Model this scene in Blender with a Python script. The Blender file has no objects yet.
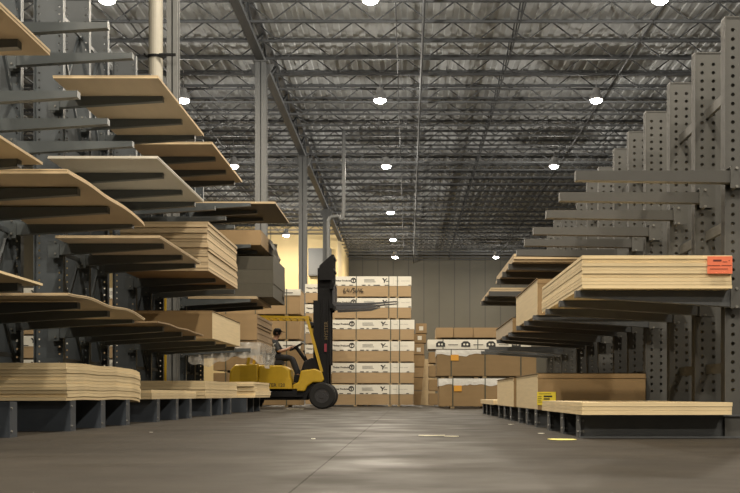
import bpy, bmesh, math, random
from mathutils import Vector, Matrix
random.seed(7)
C = bpy.context.scene
COL = C.collection
PI = math.pi
H = 0.345; F = 1050.0

# ------------------------------------------------------------------ materials
def srgb(r, g, b):
    f = lambda c: (c/255/12.92) if c/255 <= 0.04045 else ((c/255+0.055)/1.055)**2.4
    return (f(r), f(g), f(b), 1)

def mat(name, col, rough=0.6, metal=0.0, var=0.0, scale=(3, 3, 3), nscale=4.0, rnd=0.0, bump=0.0, bscale=40, spec=0.5, detail=4):
    m = bpy.data.materials.new(name); m.use_nodes = True
    nt = m.node_tree; N = nt.nodes; L = nt.links
    b = N['Principled BSDF']
    b.inputs['Roughness'].default_value = rough
    b.inputs['Metallic'].default_value = metal
    b.inputs['Specular IOR Level'].default_value = spec
    b.inputs['Base Color'].default_value = col
    tc = N.new('ShaderNodeTexCoord'); mp = N.new('ShaderNodeMapping'); mp.inputs['Scale'].default_value = scale
    L.new(tc.outputs['Object'], mp.inputs['Vector'])
    if var or rnd:
        hs = N.new('ShaderNodeHueSaturation'); hs.inputs['Color'].default_value = col
        val = N.new('ShaderNodeMath'); val.operation = 'MULTIPLY_ADD'
        no = N.new('ShaderNodeTexNoise'); no.inputs['Scale'].default_value = nscale; no.inputs['Detail'].default_value = detail
        L.new(mp.outputs['Vector'], no.inputs['Vector'])
        L.new(no.outputs['Fac'], val.inputs[0]); val.inputs[1].default_value = 2*var; val.inputs[2].default_value = 1-var
        oi = N.new('ShaderNodeObjectInfo')
        v2 = N.new('ShaderNodeMath'); v2.operation = 'MULTIPLY_ADD'
        L.new(oi.outputs['Random'], v2.inputs[0]); v2.inputs[1].default_value = 2*rnd; v2.inputs[2].default_value = -rnd
        ad = N.new('ShaderNodeMath'); ad.operation = 'ADD'
        L.new(val.outputs[0], ad.inputs[0]); L.new(v2.outputs[0], ad.inputs[1])
        L.new(ad.outputs[0], hs.inputs['Value']); L.new(hs.outputs['Color'], b.inputs['Base Color'])
    if bump:
        n2 = N.new('ShaderNodeTexNoise'); n2.inputs['Scale'].default_value = bscale
        L.new(tc.outputs['Object'], n2.inputs['Vector'])
        bp = N.new('ShaderNodeBump'); bp.inputs['Strength'].default_value = bump; bp.inputs['Distance'].default_value = 0.01
        L.new(n2.outputs['Fac'], bp.inputs['Height']); L.new(bp.outputs['Normal'], b.inputs['Normal'])
    return m

M = {}
M['board'] = mat('tan particle board', (.47, .39, .28, 1), .7, var=.16, scale=(1, .25, 6), nscale=5, rnd=.10)
M['board_edge'] = mat('board edge', (.56, .44, .28, 1), .8, var=.22, scale=(1, 1, 14), nscale=5, rnd=.16)
M['pale'] = mat('pale plywood', (.74, .60, .37, 1), .65, var=.15, scale=(1.5, .3, 8), nscale=5, rnd=.10)
M['pale_edge'] = mat('pale plywood edge', (.74, .60, .37, 1), .75, var=.28, scale=(.8, .8, 22), nscale=4, rnd=.16)
M['mdf'] = mat('brown fibreboard', (.33, .23, .135, 1), .7, var=.12, scale=(1, .5, 3), nscale=4, rnd=.1)
M['mdf_edge'] = mat('brown fibreboard edge', (.30, .21, .12, 1), .8, var=.18, scale=(1, 1, 12), nscale=5, rnd=.14)
M['white'] = mat('white melamine board', (.62, .59, .52, 1), .5, var=.06, rnd=.05)
M['greyboard'] = mat('grey faced board', (.07, .064, .047, 1), .6, var=.12, rnd=.1)
M['card'] = mat('cardboard', (.27, .18, .085, 1), .75, var=.12, scale=(1, 1, 3), nscale=3, rnd=.09)
M['card_l'] = mat('light cardboard', (.33, .225, .115, 1), .75, var=.10, scale=(1, 1, 4), nscale=3, rnd=.08)
M['packwood'] = mat('packed plywood edges', (.38, .27, .15, 1), .75, var=.2, scale=(.6, .6, 20), nscale=4, rnd=.06)
M['label'] = mat('white paper label', (.72, .70, .62, 1), .7, var=.05)
M['film_w'] = mat('white wrapping paper', (.75, .74, .70, 1), .4, var=.12, nscale=9, bump=.6, bscale=14)
M['ink'] = mat('black ink', (.02, .02, .02, 1), .6)
M['greyink'] = mat('grey printing', (.25, .25, .24, 1), .6)
M['strap'] = mat('dark green strap', (.03, .05, .04, 1), .4)
M['dun'] = mat('dunnage wood', (.38, .29, .17, 1), .8, var=.2)
M['orange'] = mat('orange label', (.80, .19, .09, 1), .6)
M['yellowlab'] = mat('yellow label', (.80, .64, .05, 1), .6)
M['amberlab'] = mat('amber label', (.75, .36, .04, 1), .6)
M['rack_l'] = mat('blue grey rack paint', (.060, .072, .083, 1), .45, var=.18, nscale=2, rnd=.08)
M['arm_l'] = mat('grey rack arm paint', (.078, .090, .097, 1), .4, var=.15, nscale=2, rnd=.1)
M['base_l'] = mat('navy base paint', (.048, .058, .074, 1), .4, var=.2, nscale=3, rnd=.1)
M['rack_r'] = mat('warm grey rack paint', (.078, .079, .076, 1), .5, var=.14, nscale=2, rnd=.06)
M['arm_r'] = mat('taupe arm paint', (.058, .058, .055, 1), .5, var=.12, nscale=2, rnd=.06)
M['base_r'] = mat('charcoal base paint', (.075, .082, .09, 1), .45, var=.2, nscale=3, rnd=.1)
M['bolt'] = mat('zinc bolt', (.22, .22, .21, 1), .5, metal=.5)
M['steel'] = mat('joist grey paint', (.085, .09, .095, 1), .7, var=.1)
M['girder'] = mat('girder grey paint', (.075, .08, .085, 1), .55, var=.1)
M['column'] = mat('column grey paint', (.15, .155, .155, 1), .5, var=.08)
M['cream'] = mat('cream pipe', (.40, .38, .32, 1), .4, var=.06)
M['deck'] = mat('roof deck', (.56, .58, .59, 1), .8, var=.05, nscale=.6, spec=.1)
M['yellow'] = mat('truck yellow', (.50, .32, .015, 1), .4, var=.12, nscale=3)
M['black'] = mat('black steel', (.009, .009, .010, 1), .6, spec=.2)
M['darksteel'] = mat('dark worn steel', (.06, .06, .065, 1), .35, metal=.6, var=.2)
M['rubber'] = mat('tyre rubber', (.012, .012, .012, 1), .8)
M['seat'] = mat('seat vinyl', (.02, .02, .022, 1), .5)
M['skin'] = mat('skin', (.36, .20, .13, 1), .5)
M['shirt'] = mat('charcoal shirt', (.03, .032, .035, 1), .85)
M['vest'] = mat('pale grey sleeve', (.55, .55, .52, 1), .8)
M['trousers'] = mat('black trousers', (.012, .012, .015, 1), .85)
M['hair'] = mat('dark hair', (.015, .011, .008, 1), .7)
M['housing'] = mat('lamp housing', (.5, .5, .5, 1), .4, metal=.5)
M['redpart'] = mat('red sticker', (.25, .02, .04, 1), .5)
M['paper'] = mat('yellow paper', (.68, .62, .20, 1), .8)
M['scrap'] = mat('pale scrap', (.62, .58, .45, 1), .8)
M['galv'] = mat('galvanised duct', (.5, .5, .47, 1), .35, metal=.4, var=.1)

def emis(name, col, s):
    m = bpy.data.materials.new(name); m.use_nodes = True
    b = m.node_tree.nodes['Principled BSDF']
    b.inputs['Base Color'].default_value = (.8, .8, .8, 1)
    b.inputs['Emission Color'].default_value = col; b.inputs['Emission Strength'].default_value = s
    return m
M['lens'] = emis('lamp lens', (1, .93, .80, 1), 60)

def film():
    m = bpy.data.materials.new('clear stretch film'); m.use_nodes = True
    nt = m.node_tree; b = nt.nodes['Principled BSDF']
    b.inputs['Base Color'].default_value = (.75, .73, .68, 1); b.inputs['Roughness'].default_value = .18
    b.inputs['Alpha'].default_value = .42
    n = nt.nodes.new('ShaderNodeTexNoise'); n.inputs['Scale'].default_value = 9
    bp = nt.nodes.new('ShaderNodeBump'); bp.inputs['Strength'].default_value = .6; bp.inputs['Distance'].default_value = .03
    nt.links.new(n.outputs['Fac'], bp.inputs['Height']); nt.links.new(bp.outputs['Normal'], b.inputs['Normal'])
    return m
M['film'] = film()

def floor_mat():
    m = bpy.data.materials.new('polished concrete'); m.use_nodes = True
    nt = m.node_tree; N = nt.nodes; L = nt.links; b = N['Principled BSDF']
    tc = N.new('ShaderNodeTexCoord')
    n1 = N.new('ShaderNodeTexNoise'); n1.inputs['Scale'].default_value = .7; n1.inputs['Detail'].default_value = 8; n1.inputs['Roughness'].default_value = .65
    L.new(tc.outputs['Object'], n1.inputs['Vector'])
    r = N.new('ShaderNodeValToRGB')
    r.color_ramp.elements[0].position = .3; r.color_ramp.elements[0].color = (.024, .021, .017, 1)
    r.color_ramp.elements[1].position = .72; r.color_ramp.elements[1].color = (.047, .041, .034, 1)
    L.new(n1.outputs['Fac'], r.inputs['Fac'])
    # saw cut joints
    sx = N.new('ShaderNodeSeparateXYZ'); L.new(tc.outputs['Object'], sx.inputs[0])
    def joint(out, off, period, w):
        a = N.new('ShaderNodeMath'); a.operation = 'ADD'; a.inputs[1].default_value = off + period*50; L.new(out, a.inputs[0])
        mo = N.new('ShaderNodeMath'); mo.operation = 'MODULO'; mo.inputs[1].default_value = period; L.new(a.outputs[0], mo.inputs[0])
        lt = N.new('ShaderNodeMath'); lt.operation = 'LESS_THAN'; lt.inputs[1].default_value = w; L.new(mo.outputs[0], lt.inputs[0])
        return lt.outputs[0]
    jx = joint(sx.outputs['X'], .423, 5.2, .009); jy = joint(sx.outputs['Y'], -4.0, 6.0, .0)
    mx = N.new('ShaderNodeMath'); mx.operation = 'MAXIMUM'; L.new(jx, mx.inputs[0]); L.new(jy, mx.inputs[1])
    mu = N.new('ShaderNodeMath'); mu.operation = 'MULTIPLY'; mu.inputs[1].default_value = .65; L.new(mx.outputs[0], mu.inputs[0])
    mix = N.new('ShaderNodeMixRGB'); L.new(mu.outputs[0], mix.inputs['Fac']); L.new(r.outputs['Color'], mix.inputs['Color1']); mix.inputs['Color2'].default_value = (.02, .017, .014, 1)
    L.new(mix.outputs['Color'], b.inputs['Base Color'])
    n2 = N.new('ShaderNodeTexNoise'); n2.inputs['Scale'].default_value = 1.6; n2.inputs['Detail'].default_value = 6
    L.new(tc.outputs['Object'], n2.inputs['Vector'])
    mr = N.new('ShaderNodeMapRange'); mr.inputs[1].default_value = .3; mr.inputs[2].default_value = .7; mr.inputs[3].default_value = .48; mr.inputs[4].default_value = .72
    sp = N.new('ShaderNodeMath'); sp.operation = 'MULTIPLY_ADD'; sp.inputs[1].default_value = -.08; sp.inputs[2].default_value = .12
    L.new(mx.outputs[0], sp.inputs[0]); L.new(sp.outputs[0], b.inputs['Specular IOR Level'])
    L.new(n2.outputs['Fac'], mr.inputs[0]); L.new(mr.outputs[0], b.inputs['Roughness'])
    n3 = N.new('ShaderNodeTexNoise'); n3.inputs['Scale'].default_value = 3; n3.inputs['Detail'].default_value = 3
    L.new(tc.outputs['Object'], n3.inputs['Vector'])
    bp = N.new('ShaderNodeBump'); bp.inputs['Strength'].default_value = .25; bp.inputs['Distance'].default_value = .012
    L.new(n3.outputs['Fac'], bp.inputs['Height']); L.new(bp.outputs['Normal'], b.inputs['Normal'])
    return m
M['floor'] = floor_mat()

def panel_wall(name, col, period):
    m = bpy.data.materials.new(name); m.use_nodes = True
    nt = m.node_tree; N = nt.nodes; L = nt.links; b = N['Principled BSDF']; b.inputs['Roughness'].default_value = .6
    tc = N.new('ShaderNodeTexCoord'); sx = N.new('ShaderNodeSeparateXYZ'); L.new(tc.outputs['Object'], sx.inputs[0])
    a = N.new('ShaderNodeMath'); a.operation = 'ADD'; a.inputs[1].default_value = 1000*period; L.new(sx.outputs['X'], a.inputs[0])
    mo = N.new('ShaderNodeMath'); mo.operation = 'MODULO'; mo.inputs[1].default_value = period; L.new(a.outputs[0], mo.inputs[0])
    lt = N.new('ShaderNodeMath'); lt.operation = 'LESS_THAN'; lt.inputs[1].default_value = .09; L.new(mo.outputs[0], lt.inputs[0])
    n1 = N.new('ShaderNodeTexNoise'); n1.inputs['Scale'].default_value = .5; n1.inputs['Detail'].default_value = 5
    L.new(tc.outputs['Object'], n1.inputs['Vector'])
    hs = N.new('ShaderNodeMath'); hs.operation = 'MULTIPLY_ADD'; hs.inputs[1].default_value = .3; hs.inputs[2].default_value = .85; L.new(n1.outputs['Fac'], hs.inputs[0])
    hv = N.new('ShaderNodeHueSaturation'); hv.inputs['Color'].default_value = col; L.new(hs.outputs[0], hv.inputs['Value'])
    mu = N.new('ShaderNodeMath'); mu.operation = 'MULTIPLY'; mu.inputs[1].default_value = .55; L.new(lt.outputs[0], mu.inputs[0])
    mix = N.new('ShaderNodeMixRGB'); L.new(mu.outputs[0], mix.inputs['Fac']); L.new(hv.outputs['Color'], mix.inputs['Color1']); mix.inputs['Color2'].default_value = (.05, .05, .045, 1)
    L.new(mix.outputs['Color'], b.inputs['Base Color'])
    return m
M['wall'] = panel_wall('grey beige wall panels', (.125, .118, .094, 1), 1.27)
M['wall_y'] = panel_wall('cream wall panels', (.78, .60, .30, 1), 2.4)

# ------------------------------------------------------------------ mesh builder
class MB:
    def __init__(s): s.v = []; s.f = []; s.m = []
    def _add(s, vs, fs, mi=0):
        n = len(s.v); s.v += [tuple(v) for v in vs]
        for f in fs: s.f.append(tuple(n+i for i in f)); s.m.append(mi)
    def box(s, x0, x1, y0, y1, z0, z1, mi=0):
        vs = [(x, y, z) for z in (z0, z1) for y in (y0, y1) for x in (x0, x1)]
        s._add(vs, [(0, 2, 3, 1), (4, 5, 7, 6), (0, 1, 5, 4), (2, 6, 7, 3), (0, 4, 6, 2), (1, 3, 7, 5)], mi); return s
    def cbox(s, x0, x1, y0, y1, z0, z1, c, mi=0):      # box with chamfered edges
        bm = bmesh.new(); bmesh.ops.create_cube(bm, size=1)
        for v in bm.verts: v.co = Vector(((x0+x1)/2+v.co.x*(x1-x0), (y0+y1)/2+v.co.y*(y1-y0), (z0+z1)/2+v.co.z*(z1-z0)))
        bmesh.ops.bevel(bm, geom=bm.edges[:], offset=c, segments=2, affect='EDGES')
        bm.verts.index_update()
        s._add([v.co for v in bm.verts], [[v.index for v in f.verts] for f in bm.faces], mi); bm.free(); return s
    def bar(s, a, b, w, h, mi=0, up=(0, 0, 1)):         # rectangular bar
        a = Vector(a); b = Vector(b); d = (b-a).normalized(); u = Vector(up)
        if abs(d.dot(u)) > .98: u = Vector((0, 1, 0))
        r = d.cross(u).normalized()*w/2; t = r.cross(d).normalized()*h/2
        vs = [p+sx*r+sz*t for p in (a, b) for sx, sz in ((-1, -1), (1, -1), (1, 1), (-1, 1))]
        s._add(vs, [(0, 1, 2, 3), (7, 6, 5, 4), (0, 4, 5, 1), (1, 5, 6, 2), (2, 6, 7, 3), (3, 7, 4, 0)], mi); return s
    def cyl(s, a, b, r, n=10, r2=None, mi=0):
        a = Vector(a); b = Vector(b); d = (b-a).normalized(); u = Vector((0, 0, 1))
        if abs(d.z) > .95: u = Vector((1, 0, 0))
        e = d.cross(u).normalized(); g = e.cross(d); r2 = r if r2 is None else r2
        vs = [a+(e*math.cos(2*PI*i/n)+g*math.sin(2*PI*i/n))*r for i in range(n)]+[b+(e*math.cos(2*PI*i/n)+g*math.sin(2*PI*i/n))*r2 for i in range(n)]
        fs = [(i, (i+1) % n, n+(i+1) % n, n+i) for i in range(n)]+[tuple(range(n))[::-1], tuple(range(n, 2*n))]
        s._add(vs, fs, mi); return s
    def tube(s, pts, r, n=8, mi=0):
        for i in range(len(pts)-1): s.cyl(pts[i], pts[i+1], r, n, mi=mi)
        return s
    def prism_xz(s, poly, y0, y1, mi=0):               # polygon in XZ pulled along Y
        n = len(poly); vs = [(x, y0, z) for x, z in poly]+[(x, y1, z) for x, z in poly]
        fs = [(i, (i+1) % n, n+(i+1) % n, n+i) for i in range(n)]+[tuple(range(n))[::-1], tuple(range(n, 2*n))]
        s._add(vs, fs, mi); return s
    def lathe(s, prof, cx, cy, n=20, mi=0):            # (r, z) rings about vertical
        k = len(prof); vs = [(cx+r*math.cos(2*PI*i/n), cy+r*math.sin(2*PI*i/n), z) for r, z in prof for i in range(n)]
        fs = [(j*n+i, j*n+(i+1) % n, (j+1)*n+(i+1) % n, (j+1)*n+i) for j in range(k-1) for i in range(n)]
        fs += [tuple(range(n))[::-1], tuple(range((k-1)*n, k*n))]
        s._add(vs, fs, mi); return s
    def mesh(s, name, mats, smooth=False):
        me = bpy.data.meshes.new(name); me.from_pydata(s.v, [], s.f)
        for m in (mats if isinstance(mats, (list, tuple)) else [mats]): me.materials.append(m)
        for i, p in enumerate(me.polygons): p.material_index = s.m[i]; p.use_smooth = smooth
        bm = bmesh.new(); bm.from_mesh(me); bmesh.ops.recalc_face_normals(bm, faces=bm.faces); bm.to_mesh(me); bm.free()
        me.update(); return me
    def build(s, name, mats, parent=None, loc=(0, 0, 0), smooth=False):
        return link(name, s.mesh(name, mats, smooth), parent, loc)

def link(name, me, parent=None, loc=(0, 0, 0), rot=(0, 0, 0)):
    o = bpy.data.objects.new(name, me); COL.objects.link(o); o.location = loc; o.rotation_euler = rot
    if parent: o.parent = parent
    return o
def tag(o, label, cat, group=None, kind=None):
    if label: o['label'] = label
    if cat: o['category'] = cat
    if group: o['group'] = group
    if kind: o['kind'] = kind
    return o
def thing(name, label, cat, loc=(0, 0, 0), group=None):
    o = bpy.data.objects.new(name, None); COL.objects.link(o); o.location = loc; o.empty_display_size = .2
    return tag(o, label, cat, group)
def struct(name, mb, m, label=None):
    o = mb.build(name, m); o['kind'] = 'structure'
    if label: o['label'] = label; o['category'] = name.split('_')[0]
    return o
KIDS = {}
def copy_tree(o, parent=None, loc=None, label=None):
    c = o.copy(); COL.objects.link(c)
    if parent: c.parent = parent
    if loc is not None: c.location = loc
    if label: c['label'] = label
    for ch in [k for k in list(COL.objects) if k.parent == o]: copy_tree(ch, c)
    return c
def text_mesh(s, size, m, depth=0.0, align='LEFT', bold=0.0):
    cu = bpy.data.curves.new('lettering', 'FONT'); cu.body = s; cu.size = size; cu.align_x = align; cu.extrude = depth; cu.offset = bold
    cu.resolution_u = 2
    o = bpy.data.objects.new('tmp', cu); COL.objects.link(o)
    bpy.context.view_layer.update()
    me = bpy.data.meshes.new_from_object(o.evaluated_get(bpy.context.evaluated_depsgraph_get()))
    bpy.data.objects.remove(o); me.materials.clear(); me.materials.append(m)
    return me

# ------------------------------------------------------------------ setting
YB, YB2 = 87.0, 73.0
XL, XR, YF = -26.0, 24.0, -22.0
ZD = 12.15
b = MB(); b.box(XL, XR, YF, YB, -.3, 0); struct('floor', b, M['floor'], 'worn polished concrete floor of the warehouse aisle')
# ribbed roof deck
b = MB(); prof = []; x = XL
while x < XR-.01:
    prof += [(x, 0), (x+.17, 0), (x+.20, .04), (x+.37, .04)]; x += .40
prof.append((XR, 0)); n = len(prof)
vs = [(p[0], YF, ZD+p[1]) for p in prof]+[(p[0], YB+.3, ZD+p[1]) for p in prof]
b._add(vs, [(i, i+1, n+i+1, n+i) for i in range(n-1)])
b.box(XL, XR, YF, YB+.3, ZD+.10, ZD+.25)
struct('ceiling', b, M['deck'], 'ribbed metal roof deck above the joists')
b = MB(); b.box(-4.9, XR, YB, YB+.3, 0, ZD); struct('wall_back', b, M['wall'], 'grey beige panelled wall at the far end')
b = MB(); b.box(XL, -4.9, YB2, YB2+.3, 0, ZD).box(-5.2, -4.9, YB2+.3, YB, 0, ZD); struct('wall_back_left', b, M['wall_y'], 'cream yellow wall at the far left behind the columns')
b = MB(); b.box(XL-.3, XL, YF, YB, 0, ZD); struct('wall_left', b, M['wall'])
b = MB(); b.box(XR, XR+.3, YF, YB, 0, ZD); struct('wall_right', b, M['wall'])
b = MB(); b.box(XL, XR, YF-.3, YF, 0, ZD); struct('wall_front', b, M['wall'])
b = MB(); b.box(-4.85, XR, YB-.06, YB, 0, .35); struct('baseboard_back', b, M['steel'])

# ------------------------------------------------------------------ roof steel
JT, JB = 12.14, 11.45
x0, x1 = XL+.1, XR-.1
tc_me = MB().box(x0, x1, -.055, -.012, -.07, 0).box(x0, x1, .012, .055, -.07, 0).mesh('top_chord', M['steel'])
bc_me = MB().box(x0, x1, -.05, -.010, 0, .06).box(x0, x1, .010, .05, 0, .06).mesh('bottom_chord', M['steel'])
b = MB(); x = x0; k = 0
while x < x1-.8:
    za, zb = ((JT-.05, JB+.05) if k % 2 else (JB+.05, JT-.05))
    b.bar((x, 0, za-JB), (x+.78, 0, zb-JB), .036, .036); x += .78; k += 1
web_me = b.mesh('web', M['steel'])
y = 21.0; first = True; jn = 0
JOISTS = []
while y < YB-.5:
    if abs(y-YB2) > .4:
        t = thing('roof_joist', 'grey open web steel joist spanning under the roof deck', 'roof joist', (0, y, JB), 'open web roof joists')
        link('top_chord', tc_me, t, (0, 0, JT-JB)); link('bottom_chord', bc_me, t); link('web', web_me, t)
        JOISTS.append(y)
    y += 1.72
# bridging rows along the building
for xx, lab in ((-12.0, 'left of the lit wall'), (-8.3, 'above the left row of lamps'), (-.35, 'just right of the centre lamps'), (3.35, 'right of the centre of the aisle'), (7.3, 'above the right row of lamps')):
    b = MB(); ye = JOISTS[-1] if xx > -4.9 else max(j for j in JOISTS if j < YB2)
    b.bar((xx, JOISTS[0], JB+.03), (xx, ye, JB+.03), .035, .035)
    if xx in (3.35,):
        js = [j for j in JOISTS if j <= ye]
        for j0, j1 in zip(js, js[1:]):
            b.bar((xx, j0, JB+.05), (xx, j1, JT-.08), .04, .04); b.bar((xx, j0, JT-.08), (xx, j1, JB+.05), .04, .04)
    tag(b.build('joist_bridging', M['steel']), 'long grey bridging bar under the joists, ' + lab, 'bridging')
b = MB().cyl((.45, 21, 11.28), (.45, YB-.1, 11.28), .045, 8)
tag(b.build('sprinkler_pipe', M['steel']), 'thin grey sprinkler pipe hung beneath the joists near mid aisle', 'pipe')

def girder(X, ya, yb, label):
    g = thing('truss_girder', label, 'girder', (X, ya, 11.05))
    L_ = yb-ya
    MB().box(-.13, .13, 0, L_, 0, .14).build('bottom_chord', M['girder'], g)
    MB().box(-.11, .11, 0, L_, .95, 1.05).build('top_chord', M['girder'], g)
    b = MB(); yy = 0; k = 0
    while yy < L_-1.7:
        b.bar((0, yy, .12 if k % 2 else .95), (0, yy+1.7, .95 if k % 2 else .12), .07, .07)
        if k % 2 == 0: b.bar((0, yy, .1), (0, yy, .95), .05, .05)
        yy += 1.7; k += 1
    b.build('web', M['girder'], g)
    return g
girder(-4.72, 20.4, YB2, 'dark truss girder running over the left rack columns')
girder(11.0, 20.4, YB-.1, 'dark truss girder running above the right racks')

def column(X, Y, label, w=.30, knees=(-1, 1)):
    c = thing('steel_column', label, 'column', (X, Y, 0), 'building columns along the left rack')
    b = MB(); b.box(-w/2, w/2, -w/2, -w/2+.02, 0, 11.05).box(-w/2, w/2, w/2-.02, w/2, 0, 11.05).box(-.012, .012, -w/2, w/2, 0, 11.05)
    b.build('shaft', M['column'], c)
    b = MB(); b.box(-w*.8, w*.8, -w*.8, w*.8, 0, .03); b.build('base_plate', M['column'], c)
    b = MB(); b.box(-w*.7, w*.7, -w*.7, w*.7, 11.02, 11.05); b.build('cap_plate', M['column'], c)
    for sx in knees:
        MB().prism_xz([(sx*.15, 10.5), (sx*.15, 11.0), (sx*.42, 11.0)], -.01, .01).build('knee_plate', M['column'], c)
    return c
column(-4.56, 20.4, 'grey steel column beside the cream downpipe, nearest to the viewer', .21, (1,))
column(-4.72, 33.8, 'grey steel column, second from the viewer, above the middle of the left rack', .36)
column(-4.72, 47.2, 'grey steel column, third from the viewer, in front of the cream wall', .36)
column(-4.72, 60.6, 'grey steel column, farthest of the row, near the wall pipes', .36)
for yy in (20.4, 33.8, 47.2, 60.6, 74.0):
    column(11.0, yy, 'grey steel column hidden beyond the right racks', .36)
dp = thing('downpipe', 'thick cream downpipe clamped to the nearest grey column', 'pipe', (-4.84, 20.15, 0))
MB().cyl((0, 0, 0), (0, 0, 12.0), .135, 20).build('pipe_shaft', M['cream'], dp, smooth=False)
for z in (6.8, 9.8, 3.0):
    c = MB(); c.cyl((0, 0, z), (0, 0, z+.05), .155, 20); c.box(.1, .42, -.17, -.14, z, z+.05); c.cyl((-.17, -.05, z+.025), (-.17, -.2, z+.025), .02, 6)
    c.build('clamp', M['black'], dp)
# riser with elbow
rp = thing('riser_pipe', 'pale riser pipe with an elbow by the third column', 'pipe', (-3.35, 44.0, 0))
MB().cyl((0, 0, 0), (0, 0, 7.6), .085, 12).build('riser', M['column'], rp)
MB().tube([(0, 0, 7.6), (.1, 0, 7.8), (.45, 0, 7.85), (.55, 0, 7.7), (.62, 0, 7.75), (.66, 0, 8.1), (.66, 0, 11.4)], .075, 12).build('elbow', M['column'], rp)
cb = thing('wall_cabinet', 'grey equipment cabinet high on the cream wall', 'cabinet', (-6.9, YB2-.4, 8.6))
MB().cbox(0, 1.6, 0, .39, 0, 1.9, .03).build('enclosure', M['column'], cb)
MB().box(.08, 1.52, -.02, 0, .1, 1.8).build('door', M['column'], cb)

# ------------------------------------------------------------------ lamps
def lamp_proto():
    t = thing('high_bay_lamp', '', 'lamp', (0, 0, 0))
    MB().lathe([(.10, .42), (.12, .40), (.14, .25), (.22, .12), (.24, .02), (.24, 0)], 0, 0, 20).build('housing', M['housing'], t)
    MB().lathe([(.205, .0), (.20, -.05), (.14, -.09), (.04, -.10)], 0, 0, 20).build('lens', M['lens'], t)
    MB().cyl((0, 0, .40), (0, 0, 1.30), .012, 6).build('hook_rod', M['housing'], t)
    return t
XROW = {'left': -8.0, 'centre': -1.0, 'right': 6.7}
YROW = [-15.5, -5, 6.2, 17.2, 27.9, 37.4, 48.2, 60.4, 71.0, 80.0]
ORD = ['nearest in view', 'second in view', 'third in view', 'fourth in view', 'fifth in view', 'farthest']
proto = None
E_DOWN = 230; E_SIDE = 230
for rn, X in XROW.items():
    for k, Y in enumerate(YROW):
        if rn == 'left' and (Y > YB2-1 or Y == 17.2): continue
        if rn == 'left' and Y == 71.0: Y = 69.0
        if rn == 'right' and Y in (60.4, 71.0): continue
        lab = ('round high bay lamp of the %s row, %s' % (rn, ORD[k-4])) if k >= 4 else 'round high bay lamp over the near part of the aisle, outside the view'
        if proto is None: proto = lamp_proto(); o = proto
        else: o = copy_tree(proto)
        o.location = (X, Y, 10.85); o['label'] = lab; o['group'] = 'high bay lamps under the roof'
        ld = bpy.data.lights.new('lamp', 'AREA'); ld.shape = 'DISK'; ld.size = .36; ld.energy = E_DOWN*(1.2 if rn == 'left' and Y < 10 else 1.9 if Y < 10 else 1.2 if Y < 20 else 1); ld.color = (1, .86, .66)
        lo = bpy.data.objects.new('lamp_glow', ld); COL.objects.link(lo); lo.parent = o; lo.location = (0, 0, -.12)
        u = bpy.data.lights.new('uplight', 'POINT'); u.shadow_soft_size = .05; u.energy = E_SIDE*(.7 if rn == 'left' and Y < 10 else 1.7 if Y < 10 else 1); u.color = (1, .93, .82)
        uo = bpy.data.objects.new('lamp_uplight', u); COL.objects.link(uo); uo.parent = o; uo.location = (0, 0, -.16)

# ------------------------------------------------------------------ cantilever racks
def upright_mesh(h, depth, cols, pitch, s, m, fw=.045, th=.012, r=.0125):
    """web plate facing the aisle end with punched holes, flanges at both edges; s=+1 arms toward -X"""
    b = MB()
    xs = [0, depth]
    def place(x): return x*s
    edges = [0]
    for c in cols: edges += [c-.04, c+.04]
    edges.append(depth)
    segs = list(zip(edges, edges[1:]))
    holes = set(cols)
    for (a, c) in segs:
        mid = (a+c)/2; ishole = any(abs(mid-q) < 1e-6 for q in cols)
        if c-a < 1e-6: continue
        if not ishole:
            X0, X1 = sorted((place(a), place(c))); b.box(X0, X1, -th/2, th/2, 0, h); continue
        z = 0.0
        z0 = .35
        X0, X1 = sorted((place(a), place(c))); b.box(X0, X1, -th/2, th/2, 0, z0); z = z0
        while z+pitch < h-.05:
            cz = z+pitch/2; cx = (X0+X1)/2
            outer = [(X1, cz), (X1, z+pitch), (cx, z+pitch), (X0, z+pitch), (X0, cz), (X0, z), (cx, z), (X1, z)]
            inner = [(cx+r*math.cos(i*PI/4), cz+r*math.sin(i*PI/4)) for i in range(8)]
            for yy in (-th/2, th/2):
                vs = [(p[0], yy, p[1]) for p in outer+inner]
                b._add(vs, [(i, (i+1) % 8, 8+(i+1) % 8, 8+i) for i in range(8)])
            vs = [(p[0], -th/2, p[1]) for p in inner]+[(p[0], th/2, p[1]) for p in inner]
            b._add(vs, [(i, (i+1) % 8, 8+(i+1) % 8, 8+i) for i in range(8)])
            z += pitch
        b.box(X0, X1, -th/2, th/2, z, h)
    # flanges
    for xx in (0, depth-.012):
        X0, X1 = sorted((place(xx), place(xx+.012))); b.box(X0, X1, -fw, fw, 0, h)
    X0, X1 = sorted((place(0), place(depth))); b.box(X0, X1, -fw, fw, h, h+.012)
    return b.mesh('upright', m)

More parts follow.
